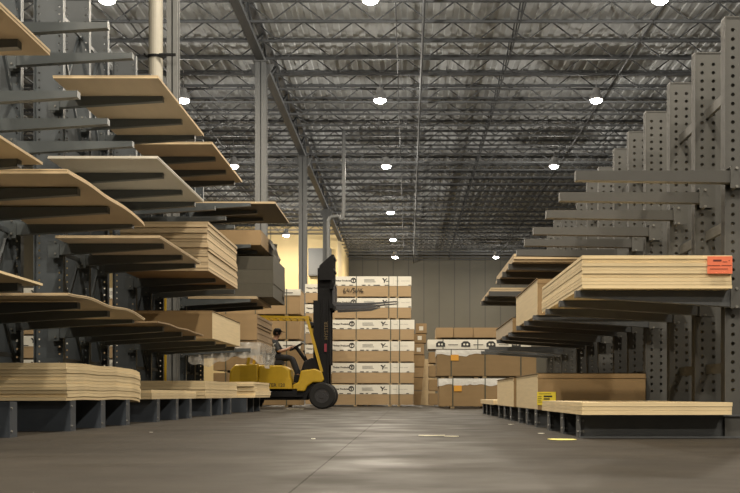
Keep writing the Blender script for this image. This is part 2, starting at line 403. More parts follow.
def arm_mesh(L_, root, tip, s, m, style):
    """arm with top at z=0, runs from x=0 (root) to -s*L_"""
    b = MB(); q = -s
    if style == 'I':
        b.prism_xz([(0, -.012), (q*L_, -.012), (q*L_, -tip), (0, -root)], -.006, .006)
        b.prism_xz([(0, 0), (q*L_, 0), (q*L_, -.012), (0, -.012)], -.045, .045)
        b.prism_xz([(0, -root), (q*L_, -tip), (q*L_, -tip-.012), (0, -root-.012)], -.045, .045)
        b.prism_xz([(q*L_, .0), (q*(L_+.010), .0), (q*(L_+.010), -tip-.012), (q*L_, -tip-.012)], -.045, .045)
    else:
        b.prism_xz([(0, 0), (q*L_, 0), (q*L_, -tip), (0, -root)], -.045, .045)
        b.prism_xz([(q*L_, .002), (q*(L_+.008), .002), (q*(L_+.008), -tip-.002), (q*L_, -tip-.002)], -.047, .047)
    return b.mesh('arm', m)
def bracket_mesh(s, root, m):
    b = MB(); q = -s
    for yy in (-.058, .050):
        X0, X1 = sorted((q*-.09, q*.045)); b.box(X0, X1, yy, yy+.008, -root-.03, .035)
    b.box(X0, X0+.012, -.058, .058, .027, .035)
    return b.mesh('bracket', m)
def bolt_mesh(root):
    b = MB()
    for z in (.015, -root-.01): b.cyl((0, -.075, z), (0, .065, z), .012, 6)
    return b.mesh('bolt', M['bolt'])
def base_mesh(L_, back, h, s, m):
    """I beam base: from x=-s*L_ (front) to s*back"""
    q = -s; X0, X1 = sorted((q*L_, -q*back)); b = MB()
    b.box(X0, X1, -.008, .008, .014, h-.014).box(X0, X1, -.075, .075, 0, .014).box(X0, X1, -.075, .075, h-.014, h)
    if s < 0: b.box(X0, X1, -.074, -.064, .014, h-.014).box(X0, X1, .064, .074, .014, h-.014)
    e0, e1 = sorted((q*L_, q*(L_+.012))); b.box(e0, e1, -.078, .078, 0, h+.004)
    return b.mesh('base', m)
def base_bolt_mesh(s, L_, h):
    b = MB(); q = -s
    for z in (.05, h-.05):
        b.cyl((q*(L_-.03), -.02, z), (q*(L_-.03), .02, z), .011, 6)
        b.cyl((q*(L_-.01), -.05, z), (q*(L_+.022), -.05, z), .011, 6)
    return b.mesh('bolt', M['bolt'])

UPL = upright_mesh(5.85, .38, [.06, .32], .095, -1, M['rack_l'], r=.0135)
UPR = upright_mesh(3.37, .40, [.065, .165, .33], .074, 1, M['rack_r'], fw=.055, th=.10, r=.0165)
ARML = arm_mesh(1.35, .145, .06, -1, M['arm_l'], 'T'); ARMR = arm_mesh(1.26, .095, .075, 1, M['arm_r'], 'T'); ARMR2 = arm_mesh(1.26, .13, .05, 1, M['base_r'], 'T')
BRL = bracket_mesh(-1, .15, M['arm_l']); BRR = bracket_mesh(1, .11, M['rack_r'])
BSL = base_mesh(1.20, .42, .288, -1, M['base_l']); BSR = base_mesh(1.16, .42, .188, 1, M['base_r'])
BO = bolt_mesh(.12); BBL = base_bolt_mesh(-1, 1.20, .288); BBR = base_bolt_mesh(1, 1.16, .188)

KS = .9375
def KZ(z): return H+(z-H)*KS
def rack(side, ys, levels, label):
    s = -1 if side == 'L' else 1
    X = -4.42 if side == 'L' else 2.54
    t = thing('cantilever_rack', label, 'cantilever rack', (X, ys[0], 0), 'cantilever racks lining the aisle')
    up, arm, br, bs, bb = (UPL, ARML, BRL, BSL, BBL) if s < 0 else (UPR, ARMR, BRR, BSR, BBR)
    bh = .288 if s < 0 else .188; ht = 5.85 if s < 0 else 3.37
    for y in ys:
        dy = y-ys[0]
        link('upright', up, t, (0, dy, 0))
        bo = link('base', bs, t, (0, dy, 0)); link('bolt', bb, bo)
        for z in levels:
            a = arm if not (s > 0 and z < 1.5) else ARMR2
            am = link('arm', a, t, (s*.06, dy-.10, z))
            link('bracket', br, am); link('bolt', BO, am)
    span = ys[-1]-ys[0]; m = M['rack_l'] if s < 0 else M['rack_r']
    for (ya, yb) in zip(ys, ys[1:]):
        a, c = ya-ys[0]+.01, yb-ys[0]-.01
        for z in ((.57, 1.75, 2.83) if s > 0 else (.8, 2.2, 3.7, 5.3)):
            MB().bar((s*.11, a, z), (s*.11, c, z), .03, .05 if s < 0 else .085).build('brace', m, t)
        for z0, z1 in (() if s > 0 else ((.8, 2.2), (3.7, 5.3))):
            MB().bar((s*.10, a, z1), (s*.10, c, z0), .03, .045).build('brace', m, t)
            MB().bar((s*.16, a, z0), (s*.16, c, z1), .03, .045).build('brace', m, t)
    return t
rack('L', [6.55, 7.55, 8.54], [KZ(1.30), KZ(2.36), KZ(3.38), 4.25], 'blue grey rack nearest on the left, mostly cut off by the frame')
rack('L', [10.06, 11.05, 12.03], [KZ(1.28), KZ(2.43), 3.22, 4.22], 'blue grey rack holding the thick floor level board stack, second on the left')
rack('L', [13.5, 14.6, 15.5], [KZ(1.27), KZ(2.40), KZ(3.36), KZ(4.40)], 'blue grey rack holding white boards, third on the left')
rack('L', [17.1, 18.1, 19.0], [KZ(1.27), KZ(2.355), 3.40, KZ(4.45)], 'blue grey rack holding the big fibreboard stack, fourth on the left')
rack('L', [20.95, 21.8, 22.7], [1.27, 2.25, 3.33, 4.15], 'blue grey rack holding the film wrapped stack, farthest on the left')
rack('R', [8.47, 9.35, 10.25], [1.173, 2.125], 'warm grey rack nearest on the right, with the orange tagged stack')
rack('R', [11.28, 12.13, 12.98], [1.19, 2.125], 'warm grey rack, second on the right, with the yellow labelled bundle')
rack('R', [14.03, 14.93, 15.83], [1.17, 2.08], 'warm grey rack, third on the right')
rack('R', [17.4, 18.3, 19.2], [1.14, 2.05], 'warm grey rack, farthest on the right, with bare middle arms')

# ------------------------------------------------------------------ sheets
def sheet_mesh(w, l, t, mats, droop=None, end_notch=0):
    b = MB(); n = 28; vs = []
    for i in range(n+1):
        u = i/n; y = u*l
        for (xx, zz) in ((0, 0), (w, 0), (w, t), (0, t)):
            dz = droop(u, xx/w) if droop else 0
            vs.append((xx, y, zz+dz))
    for i in range(n):
        a = i*4; c = a+4
        b_f = [(a, c, c+1, a+1), (a+2, c+2, c+3, a+3)]; e_f = [(a+1, c+1, c+2, a+2), (a+3, c+3, c, a)]
        b._add([], [])
        for f in b_f: b.f.append(f); b.m.append(0)
        for f in e_f: b.f.append(f); b.m.append(1)
    b.v = [tuple(v) for v in vs]
    b.f.append((0, 1, 2, 3)); b.m.append(1); k = n*4; b.f.append((k+3, k+2, k+1, k)); b.m.append(1)
    return b.mesh('sheet', mats)

def stack(name, cat, n, x0, x1, y0, y1, z, t, mats, where, kindword, droop=None, gap=.0022, jit=.006, k=1, ye=None, single=None):
    if k != 1: x0 *= k; x1 *= k; y0 *= k; y1 *= k; z = H+(z-H)*k; t *= k
    if ye: y1 = ye
    me = sheet_mesh(x1-x0, y1-y0, t, mats, droop)
    g = kindword+' '+where
    out = []
    for i in range(n):
        o = link(name, me, None, (x0+random.uniform(-jit, jit) if n > 1 else x0, y0+random.uniform(-jit, jit)*2 if n > 1 else y0, z+.002+i*(t+gap)))
        if n == 1: lab = single or g
        elif i == n-1: lab = 'topmost '+g
        elif i == 0: lab = 'bottom '+g
        else: lab = g+', between top and bottom'
        tag(o, lab, cat, g if n > 1 else None); out.append(o)
    return out
BRD = [M['board'], M['board_edge']]; PAL = [M['pale'], M['pale_edge']]; MDF = [M['mdf'], M['mdf_edge']]
WHT = [M['white'], M['white']]; WH2 = [M['white'], M['board_edge']]; GRY = [M['greyboard'], M['greyboard']]
def end_droop(st, amt, p=2): return lambda u, v: -amt*max(0, (u-st)/(1-st))**p
def wavy(a, st, amt, ph=0): return lambda u, v: a*math.sin(u*9+ph)**2+end_droop(st, amt)(u, v)
XA, XB = -4.37, -3.0
XA = -4.38; XB = -3.20
# --- left nearest rack
stack('board_sheet', 'board', 2, -4.6, -3.2, 6.75, 9.4, 3.38, .022, BRD, 'jutting in at the upper left corner', 'tan board', k=KS)
stack('board_sheet', 'board', 1, -4.6, -3.2, 6.6, 9.2, 2.36, .022, BRD, '', '', single='tan board poking in at left, below the bare arms', k=KS)
stack('board_sheet', 'board', 1, -4.6, -3.2, 6.6, 9.2, 1.30, .02, PAL, '', '', single='pale thin board poking in at left edge at mid height', k=KS)
# --- second
def rg(u, v): return -.30*max(0, u-.86)**1.5*(.6+.4*v)+.02*math.sin(max(0, u-.6)*14)
stack('board_sheet', 'board', 3, -4.6, -3.2, 9.9, 12.6, 2.43, .013, BRD, 'with a sagging end, upper left rack above the aisle', 'tan board', droop=lambda u, v: -.9*max(0, u-.80)**2+ .012*math.sin(u*7)**2, jit=.012, k=KS, ye=11.98)
stack('board_sheet', 'board', 2, -4.6, -3.2, 9.9, 12.65, 1.28, .012, BRD, 'curling at the end above the thick left stack', 'thin tan board', droop=lambda u, v: .022*math.sin(u*6.5)**2-1.0*max(0, u-.82)**2, k=KS, ye=11.98)
stack('plywood_sheet', 'plywood sheet', 11, -4.36, -3.21, 9.88, 12.6, .29, .0305, PAL, 'in the thick floor level stack at left', 'plywood sheet', droop=lambda u, v: -1.0*max(0, u-.80)**2+.007*math.sin(u*8)**2, gap=.002, jit=.008)
# --- third
stack('board_sheet', 'board', 2, -4.55, -3.2, 13.45, 16.25, 4.40, .018, BRD, 'highest on the left beneath the cream downpipe', 'tan board', k=KS, ye=15.42)
stack('white_board', 'board', 2, -4.6, -3.2, 13.4, 16.2, 3.36, .016, WHT, 'on the upper arms of the third left rack', 'white faced board', k=KS, ye=15.42)
stack('white_board', 'board', 2, -4.62, -3.25, 13.75, 16.2, 2.40, .016, WH2, 'beside the big fibreboard stack, middle left', 'white faced board', droop=lambda u, v: -.3*max(0, u-.85)**2, k=KS, ye=15.42)
stack('board_sheet', 'board', 1, -4.6, -3.2, 13.45, 16.2, 1.27, .018, MDF, '', '', droop=lambda u, v: .012*math.sin(u*8)**2-.5*max(0, u-.8)**2, single='thin brown board in front of the brown carton at left', k=KS, ye=15.42)
stack('plywood_sheet', 'plywood sheet', 3, -4.36, -3.25, 13.3, 16.1, .29, .038, PAL, 'in the low stack on the third left rack', 'plywood sheet')
# --- fourth
stack('board_sheet', 'board', 2, -4.55, -3.2, 17.2, 20.3, 4.45, .02, BRD, 'high on the fourth left rack beside the left lamp', 'tan board', k=KS)
stack('fibreboard_sheet', 'fibreboard sheet', 17, -4.65, -3.24, 17.0, 19.9, 2.355, .0435, [M['mdf'], M['board_edge']], 'in the tallest stack on the left racks', 'fibreboard sheet', jit=.014, gap=.0035, k=KS)
stack('plywood_sheet', 'plywood sheet', 6, -4.36, -3.24, 16.8, 19.9, .29, .045, PAL, 'in the floor level stack on the fourth left rack', 'plywood sheet')
# --- fifth
stack('board_sheet', 'board', 2, -4.36, -2.64, 20.9, 23.3, 4.15, .02, [M['greyboard'], M['board_edge']], 'sticking out highest on the farthest left rack', 'wide dark board')
stack('grey_panel', 'panel', 3, -4.36, -2.70, 21.0, 23.0, 2.305, .27, GRY, 'in the shaded stack of the farthest left rack', 'dark grey panel')
stack('board_sheet', 'board', 1, -4.36, -3.0, 20.8, 23.1, 2.25, .05, BRD, '', '', single='tan board beneath the dark grey panels')
stack('plywood_sheet', 'plywood sheet', 7, -4.36, -3.05, 20.9, 23.2, .29, .043, PAL, 'in the floor level stack by the yellow forklift', 'plywood sheet', jit=.02)
# --- right racks
stack('plywood_sheet', 'plywood sheet', 9, 1.36, 2.53, 8.2, 10.65, 1.175, .0262, PAL, 'in the orange tagged stack on the right', 'plywood sheet', jit=.004, gap=.0028)
stack('plywood_sheet', 'plywood sheet', 3, 1.36, 2.53, 8.2, 10.65, .188, .031, PAL, 'in the low stack at floor level, front right', 'plywood sheet', jit=.004)
stack('plywood_sheet', 'plywood sheet', 3, 1.38, 2.53, 13.7, 16.4, 2.08, .033, BRD, 'in the higher stack above the third right rack', 'plywood sheet', jit=.01)
stack('plywood_sheet', 'plywood sheet', 2, 1.36, 2.53, 17.3, 19.6, 2.05, .03, BRD, 'in the higher stack on the farthest right rack', 'plywood sheet', jit=.01)
stack('plywood_sheet', 'plywood sheet', 2, 1.36, 2.53, 16.7, 19.6, .188, .035, PAL, 'lying lowest on the farthest right rack', 'plywood sheet', jit=.01)

# orange tag (a part of nothing: stapled on the stack)
def sign(name, cat, label, m, x0, x1, y, z0, z1, rows, rot=0):
    t = thing(name, label, cat, (x0, y, z0))
    MB().box(0, x1-x0, -.002, 0, 0, z1-z0).build('card', m, t)
    for (txt, sx, sz, size) in rows:
        o = link('lettering', text_mesh(txt, size, M['ink'], bold=.0004), t, (sx, -.0035, sz), (PI/2, 0, 0))
    t.rotation_euler = (0, rot, 0)
    return t
t = sign('orange_tag', 'tag', 'orange tag stapled on the near face of the upper right stack', M['orange'], 2.33, 2.525, 8.175, 1.29, 1.425, [], 0)
b = MB()
for (x0_, x1_, z) in ((.045, .11, .095), (.0, .10, .062), (.12, .155, .09), (.165, .175, .10), (.11, .19, .062), (.02, .16, .035)):
    b.box(x0_, x1_, -.0035, -.002, z, z+.004 if z != .095 else z+.014)
b.build('printing', mat('dark red printing', (.12, .02, .015, 1), .6), t)

# ------------------------------------------------------------------ bundles / cartons
def bundle(name, cat, label, x0, x1, y0, y1, z0, z1, body, cover=None, lines=0, group=None):
    t = thing(name, label, cat, (x0, y0, z0), group); w, l, h = x1-x0, y1-y0, z1-z0
    MB().cbox(.008, w-.008, .008, l-.008, 0, h-.008, .006).build('board_block', body, t)
    if cover:
        b = MB(); b.box(.01, w, 0, .008, 0, h).box(w-.008, w, 0, l, 0, h).box(.0, w, 0, l, h-.008, h).box(0, w, -.004, 0, h-.055, h-.048)
        b.build('cardboard_cover', cover, t)
    return t
z1r = .188
t = bundle('wrapped_bundle', 'bundle', 'pale edged board bundle wrapped in brown cardboard with a yellow label', 1.37, 2.53, 11.15, 13.35, z1r, .58, M['pale'], M['card'])
yl = MB().box(0, .20, -.003, 0, 0, .14).build('yellow_label', M['yellowlab'], t, (.0, -.002, .05))
b = MB()
for (a, c, z, h) in ((.07, .16, .085, .016), (.07, .135, .058, .014), (.01, .05, .09, .005), (.01, .05, .07, .005), (.01, .04, .05, .005), (.02, .15, .118, .004), (.01, .05, .03, .005), (.13, .17, .02, .005)):
    b.box(a, c, -.005, -.003, z, z+h)
b.build('printing', M['ink'], yl)
bundle('wrapped_bundle', 'bundle', 'smaller pale board bundle behind the yellow labelled one at floor level', 1.36, 2.53, 13.6, 16.1, z1r, .575, M['pale'], M['card'])
bundle('wrapped_bundle', 'bundle', 'tall pale board bundle on middle arms behind the orange tagged stack', 1.36, 2.53, 11.1, 13.3, 1.192, 1.58, M['pale'], M['card'])
bundle('wrapped_bundle', 'bundle', 'low board bundle on middle arms of the third right rack', 1.36, 2.53, 13.75, 16.3, 1.172, 1.36, M['board'], M['card'])
# left brown carton
t = bundle('brown_carton', 'carton', 'long brown carton on the fourth left rack below the tall stack', -4.36, -3.02, 16.2, 18.95, KZ(1.27)+.002, KZ(1.73), M['pale'], None)
b = MB(); b.box(0, 1.34, -.008, .0, 0, .43).box(0, 1.34, -.008, 2.75, .425, .435).box(0, 1.34, -.012, -.008, .37, .375); b.build('cardboard_cover', M['card'], t)
t = bundle('brown_carton', 'carton', 'thin tan carton high on the farthest left rack', -4.36, -2.92, 20.9, 23.2, 3.332, 3.64, M['card_l'], None)
MB().box(.2, .55, -.006, .004, .20, .28).build('paper_label', M['label'], t)
# dark plastic hanging at the end of the carton
b = MB(); random.seed(3); vs = []; n = 9
for j in range(n):
    for i in range(5):
        vs.append((random.uniform(-.05, .05)+.02*j, i*.22+random.uniform(-.05, .05), -j*.11+random.uniform(-.03, .03)-(.1*i if j == n-1 else 0)))
b._add(vs, [(j*5+i, j*5+i+1, (j+1)*5+i+1, (j+1)*5+i) for j in range(n-1) for i in range(4)])
o = b.build('torn_wrap', M['greyboard'], None, (-2.88, 22.0, 3.62)); tag(o, 'torn dark plastic hanging from the end of the far left rack', 'plastic wrap')
sm = o.modifiers.new('s', 'SOLIDIFY'); sm.thickness = .012

# film wrapped stack
t = thing('film_wrapped_stack', 'stack of boards in clear film on the farthest left rack', 'wrapped stack', (-4.36, 20.9, 1.272))
b = MB(); random.seed(5)
for i in range(11):
    j = random.uniform(-.02, .02); b.box(0+j, 1.34+j, j, 2.35+j, i*.062, i*.062+.058)
b.build('board_block', [M['mdf_edge']], t)
MB().box(-.01, 1.36, -.03, -.024, .17, .68).build('cardboard_cover', M['card_l'], t)
vs = []; NX = 46; NZ = 9
path = [(0+1.42*i/30, -.05) for i in range(31)]+[(1.42, -.05+2.4*i/15) for i in range(1, 16)]
for j in range(NZ):
    f = j/(NZ-1)
    for i, (x, y) in enumerate(path):
        dz = .12-f*(.38+.09*math.sin(i*.22)+.03*math.sin(i*.9))
        wv = .035*f*math.sin(i*1.3+j*.4)+.02*math.sin(i*2.9+j)
        vs.append((x+(wv if i > 30 else wv*.4), y-(.03*f+wv if i <= 30 else wv*.4), dz))
b = MB(); n = len(path)
b._add(vs, [(j*n+i, j*n+i+1, (j+1)*n+i+1, (j+1)*n+i) for j in range(NZ-1) for i in range(n-1)])
b.build('hanging_film', M['film'], t, smooth=True)

# ------------------------------------------------------------------ plywood packs (branded)
PACKS = {}
def pack(w, l, h, label, loc, group, text=True, seed=0):
    key = (w, l, h)
    if key in PACKS:
        return copy_tree(PACKS[key], None, loc, label)
    t = thing('plywood_pack', label, 'plywood pack', loc, group)
    bz = .045
    MB().cbox(0, w, 0, l, bz, h, .006).build('board_block', M['packwood'], t)
    lab = MB().box(-.012, w+.012, -.006, 0, h-.285, h).box(-.01, w+.01, -.006, l, h, h+.004).box(w, w+.008, 0, l, h-.27, h).box(-.008, 0, 0, l, h-.27, h).build('label_band', M['label'], t)
    y = -.009
    link('lettering', text_mesh('Timber Products', .072, M['ink'], bold=.003), lab, (.03, y, h-.15), (PI/2, 0, 0))
    # round logo with a letter
    b = MB(); n = 20; vs = []
    for i in range(n):
        a = 2*PI*i/n; vs += [(math.cos(a)*.085, 0, math.sin(a)*.085), (math.cos(a)*.055, 0, math.sin(a)*.055)]
    b._add(vs, [(2*i, 2*i+1, (2*i+3) % (2*n), (2*i+2) % (2*n)) for i in range(n)])
    b.box(-.04, .04, -.001, .0, .02, .045).box(-.014, .014, -.001, 0, -.05, .03)
    b.build('round_logo', M['ink'], lab, (.56*w/1.6*1.0+.0 if False else .98*.62, y, h-.12))
    b = MB(); random.seed(11+seed)
    for r_ in range(3): b.box(.93, .93+random.uniform(.28, .36), -.001, 0, h-.10-.035*r_, h-.085-.035*r_)
    for xx in (1.82, 1.99): b.box(xx, xx+.004, -.001, 0, h-.24, h-.03)
    for xx in (1.88, 2.06, 2.2): b.box(xx, xx+.12, -.001, 0, h-.14, h-.132)
    b.build('fine_print', M['greyink'], lab, (0, y, 0))
    b = MB()
    b.prism_xz([(1.48, h-.06), (1.53, h-.05), (1.56, h-.10), (1.62, h-.05), (1.64, h-.06), (1.58, h-.13), (1.56, h-.19), (1.53, h-.19), (1.54, h-.13)], -.001, 0)
    b.box(1.60, 1.70, -.001, 0, h-.155, h-.135)
    b.build('bird_mark', M['ink'], lab, (0, y, 0))
    b = MB()
    for (a, c) in ((0.02, .12), (.24, .36), (.48, .60), (.86, .98), (1.05, 1.12), (1.22, 1.42), (1.56, 1.70), (2.28, 2.36)):
        b.box(a, c, -.001, 0, h-.275, h-.252)
    b.build('edge_marks', M['ink'], lab, (0, y, 0))
    for xx in (w*.29, w*.71, w*.82):
        b = MB().box(xx, xx+.022, -.013, -.009, bz, h+.008).box(xx, xx+.022, -.013, l, h+.004, h+.009); b.build('strap', M['strap'], t)
        MB().box(xx-.04, xx+.05, .0, l, 0, bz).build('dunnage', M['dun'], t)
    PACKS[key] = t
    return t
ph = .655
pos = ['bottom', 'fifth from top', 'fourth from top', 'third from top', 'second from top', 'topmost']
for k in range(4):
    pack(2.5, 1.25, ph, 'wide plywood pack, %s in the tall stack right of the forklift mast' % pos[k], (-2.32+random.uniform(-.02, .02), 32.0, k*(ph+.005)), 'plywood packs in the tall stack by the mast')
for k in (4, 5):
    p_ = pack(2.36, 1.25, ph, 'narrower plywood pack, %s in the tall stack right of the forklift mast' % pos[k], (-2.27, 32.0, k*(ph+.005)), 'plywood packs in the tall stack by the mast')
# hand writing on the topmost
b = MB(); zz = 5*(ph+.005); pts = lambda P: [(x, 0, z) for x, z in P]
for P in ([(.12, .2), (.04, .12), (.06, .02), (.14, .03), (.13, .10), (.06, .10)], [(.26, .2), (.2, .1), (.32, .1)], [(.31, .18), (.30, .02)], [(.36, .05), (.5, .22)],
          [(.46, .2), (.56, .2), (.5, .12), (.57, .08), (.48, .02)], [(.66, .2), (.60, .12), (.62, .03), (.70, .08), (.66, .12)], [(.76, .2), (.73, .1), (.84, .11)], [(.83, .19), (.80, .02)], [(.92, .2), (.86, .1), (.9, .02), (.97, .08), (.88, .1)]):
    b.tube(pts(P), .011, 5)
hw_ = b.build('handwriting', M['ink'], p_, (.27, -.012, .13)); hw_.scale = (.66, 1, .85)
for k in range(6):
    pack(2.5, 1.25, ph, 'plywood pack with white band, %s in the stack behind the forklift mast' % pos[k], (-3.34, 34.2, k*(ph+.005)), 'plywood packs in the stack behind the mast')
# packs seen through the gaps of the left racks
for (X, Yp, nm) in ((-11.9, 29.0, 'leftmost stack seen through the left racks'), (-9.2, 29.0, 'second stack seen through the left racks')):
    for k in range(5):
        pack(2.5, 1.25, ph, 'plywood pack, %s in the %s' % (['bottom', 'second from bottom', 'middle', 'second from top', 'topmost'][k], nm), (X, Yp, k*(ph+.005)), 'plywood packs glimpsed behind the left racks')

# ------------------------------------------------------------------ white capped cartons
def capped(label, x0, x1, y0, y1, z0, z1, cap=.2, amber=None, group=None, marks=False, m='card', seed=1, strap=True):
    t = thing('board_carton', label, 'carton', (x0, y0, z0), group); w, l, h = x1-x0, y1-y0, z1-z0
    MB().cbox(0, w, 0, l, .05, h, .012).build('carton_body', M[m], t)
    for xx in ((w*.14, w*.48, w*.84) if strap else ()):
        MB().box(xx-.05, xx+.05, .02, l-.02, 0, .05).build('dunnage', M['dun'], t)
        MB().box(xx, xx+.022, -.026, -.020, .05, h+.012).box(xx, xx+.022, -.02, l, h+.012, h+.018).build('strap', M['strap'], t)
    if cap:
        rs = random.Random(seed); n = 40; vs = []; dep = []
        for i in range(n+1):
            xx = -.015+(w+.03)*i/n
            d = cap*(.80+.10*math.sin(i*.25+seed*2)+.10*math.sin(i*.9+seed)+(.25 if 6 < i < 13 else 0)) if not marks else cap
            vs += [(xx, -.010-rs.uniform(0, .006), h+.008), (xx, -.012-rs.uniform(0, .008), h-d*.5), (xx, -.010-rs.uniform(0, .006), h-d)]
            dep.append(d)
        b = MB(); b._add(vs, [(3*i+j, 3*i+3+j, 3*i+4+j, 3*i+1+j) for i in range(n) for j in range(2)])
        b.box(-.012, w+.012, -.012, l+.01, h+.001, h+.009)
        vs2 = []
        b.box(-.012, -.002, 0, l, h-cap, h+.002)
        cp = b.build('white_cap', M['film_w'] if not marks else M['label'], t, smooth=False)
        if marks:
            b = MB(); x = .35
            while x < w-.3:
                zc = h-cap*.5
                b.prism_xz([(x-.13, zc-.07), (x+.13, zc-.07), (x+.13, zc+.03), (x+.06, zc+.09), (x-.06, zc+.09), (x-.13, zc+.03)], -.022, -.020)
                b.box(x+.22, x+.5, -.022, -.020, zc-.02, zc+.0); x += .72
            b.build('printed_logos', M['ink'], cp)
            b = MB(); x = .35
            while x < w-.3:
                zc = h-cap*.5
                b.cyl((x-.045, -.024, zc), (x-.045, -.022, zc), .03, 10).cyl((x+.045, -.024, zc), (x+.045, -.022, zc), .03, 10); x += .72
            b.build('logo_dots', M['label'], cp)
    if amber:
        MB().box(amber, amber+.20, -.03, -.027, h-cap-.13, h-cap+.02 if not marks else h-.1).build('amber_label', M['amberlab'], t)
    return t
capped('large brown carton with crumpled white cap, at the bottom behind the right racks', .80, 3.24, 27.0, 28.2, 0, .76, .19, .38, 'white capped cartons at the far right', seed=1)
capped('large brown carton with crumpled white cap, stacked on the bottom one', .74, 3.30, 27.0, 28.2, .78, 1.50, .14, .36, 'white capped cartons at the far right', seed=3)
bx = [(.03, .42), (.43, .82), (.83, 1.22), (1.23, 1.60)]
for i, (za, zb) in enumerate(bx):
    capped('plain brown carton behind the white capped ones, %s of its stack' % ['lowest', 'second', 'third', 'fourth'][i], .60, 3.4, 30.0, 31.2, za-.02, zb-.03, 0, None, 'plain cartons behind the white capped ones')
capped('brown carton with black logos on a white band, above the white capped ones', .58, 3.5, 30.0, 31.2, 1.61, 1.92, .26, None, None, True)
for i, (xa, xb) in enumerate(((.80, 1.30), (1.31, 1.86), (1.87, 2.7))):
    capped('light brown carton on top of the far right cartons, %s of three' % ['left', 'middle', 'right'][i], xa, xb, 30.0, 31.2, 1.935, 2.27, 0, None, 'light cartons on top at far right', m='card_l', strap=False)
# narrow cartons in the gap
rs = random.Random(4); z = 0
for k in range(7):
    hh = [.5, .45, .36, .42, .40, .33, .36][k]; off = rs.uniform(-.05, .05)
    t = thing('narrow_carton', 'narrow brown carton in the gap right of the packs, %s from the floor' % ['first', 'second', 'third', 'fourth', 'fifth', 'sixth', 'seventh'][k], 'carton', (.22+off, 36.0, z), 'narrow cartons in the gap')
    MB().cbox(0, .42-abs(off), 0, 1.0, 0, hh-.02, .01).build('carton_body', M['card' if k % 2 else 'card_l'], t)
    if k in (4, 5, 6): MB().box(.12, .26, -.006, 0, .1, .24).build('paper_label', M['label'], t)
    z += hh
t = thing('leaning_boards', 'thin pale boards leaning upright in the gap between the stacks', 'boards', (.55, 33.6, 0))
for k in range(3):
    MB().bar((.06*k, 0, .02), (.06*k+.14, .35, 1.5-.2*k), .02, .30, up=(1, 0, 0)).build('leaning_board', M['dun'], t)
# carton stack behind the driver
capped('brown carton with black logos on its white band, topmost behind the forklift cab', -5.6, -3.1, 30.2, 31.4, 2.62, 3.38, .17, None, 'cartons behind the forklift cab', True, 'card_l')
capped('plain brown carton, second from top behind the forklift cab', -5.6, -3.1, 30.2, 31.4, 1.90, 2.60, 0, None, 'cartons behind the forklift cab', m='card_l')
capped('brown carton with black logos on its white band, level with the driver', -5.6, -3.1, 30.2, 31.4, 1.0, 1.88, .2, None, 'cartons behind the forklift cab', True)
capped('plain brown carton, bottom one behind the forklift cab', -5.6, -3.1, 30.2, 31.4, 0, .98, 0, None, 'cartons behind the forklift cab')
# yellow guard post glimpsed through the racks
t = thing('guard_post', 'yellow guard post glimpsed between the left rack uprights', 'post', (-6.05, 26.4, 0))
MB().cyl((0, 0, 0), (0, 0, 3.0), .17, 16).build('post', M['yellow'], t)
MB().box(-.3, .3, -.3, .3, 0, .02).build('base_plate', M['yellow'], t)

# ------------------------------------------------------------------ forklift
FY = 26.55
fk = thing('forklift', 'yellow forklift with raised black mast driven toward the packs', 'forklift', (0, FY, 0))
hw = .52
# chassis
b = MB(); b.prism_xz([(-4.05, .22), (-2.55, .22), (-2.45, .45), (-2.05, .55), (-1.98, .62), (-4.05, .62)], -.42, .42)
b.box(-3.6, -2.75, -hw, hw, .30, .50)
b.build('chassis', M['black'], fk)
# counterweight
b = MB(); b.prism_xz([(-4.40, .40), (-4.45, .60), (-4.42, .95), (-4.30, 1.10), (-3.72, 1.12), (-3.72, .32), (-4.28, .32)], -hw, hw)
o = b.build('counterweight', M['yellow'], fk); bv = o.modifiers.new('b', 'BEVEL'); bv.width = .05; bv.segments = 3; bv.limit_method = 'ANGLE'
# hood + side panel
b = MB(); b.prism_xz([(-3.71, .50), (-3.71, 1.08), (-3.10, 1.08), (-2.94, .98), (-2.90, .50)], -hw+.02, hw-.02)
o = b.build('hood', M['yellow'], fk); bv = o.modifiers.new('b', 'BEVEL'); bv.width = .04; bv.segments = 3; bv.limit_method = 'ANGLE'
b = MB(); b.prism_xz([(-3.71, .44), (-3.71, .74), (-2.90, .74), (-2.86, .44)], -hw, hw); o = b.build('side_panel', M['yellow'], fk)
link('lettering', text_mesh('HYSTER 120', .12, M['ink'], bold=.002), o, (-3.68, -hw-.003, .55), (PI/2, 0, 0))
# front cowl and fender
b = MB(); b.prism_xz([(-2.86, .44), (-2.86, .60), (-2.72, .66), (-2.66, .95), (-2.30, 1.0), (-2.14, .93), (-2.08, .72), (-2.14, .66), (-2.36, .66), (-2.50, .56), (-2.56, .44)], -hw, hw)
o = b.build('front_fender', M['yellow'], fk); bv = o.modifiers.new('b', 'BEVEL'); bv.width = .03; bv.segments = 2; bv.limit_method = 'ANGLE'
b = MB(); b.prism_xz([(-2.76, .66), (-2.60, 1.18), (-2.40, 1.28), (-2.28, 1.22), (-2.24, .98), (-2.6, .66)], -.36, .36)
o = b.build('dashboard', M['black'], fk); bv = o.modifiers.new('b', 'BEVEL'); bv.width = .03; bv.segments = 2; bv.limit_method = 'ANGLE'
MB().box(-2.92, -2.6, -.42, .42, .60, .64).build('floor_plate', M['black'], fk)
MB().box(-2.95, -2.60, -hw-.06, -hw+.06, .30, .34).build('step', M['black'], fk)
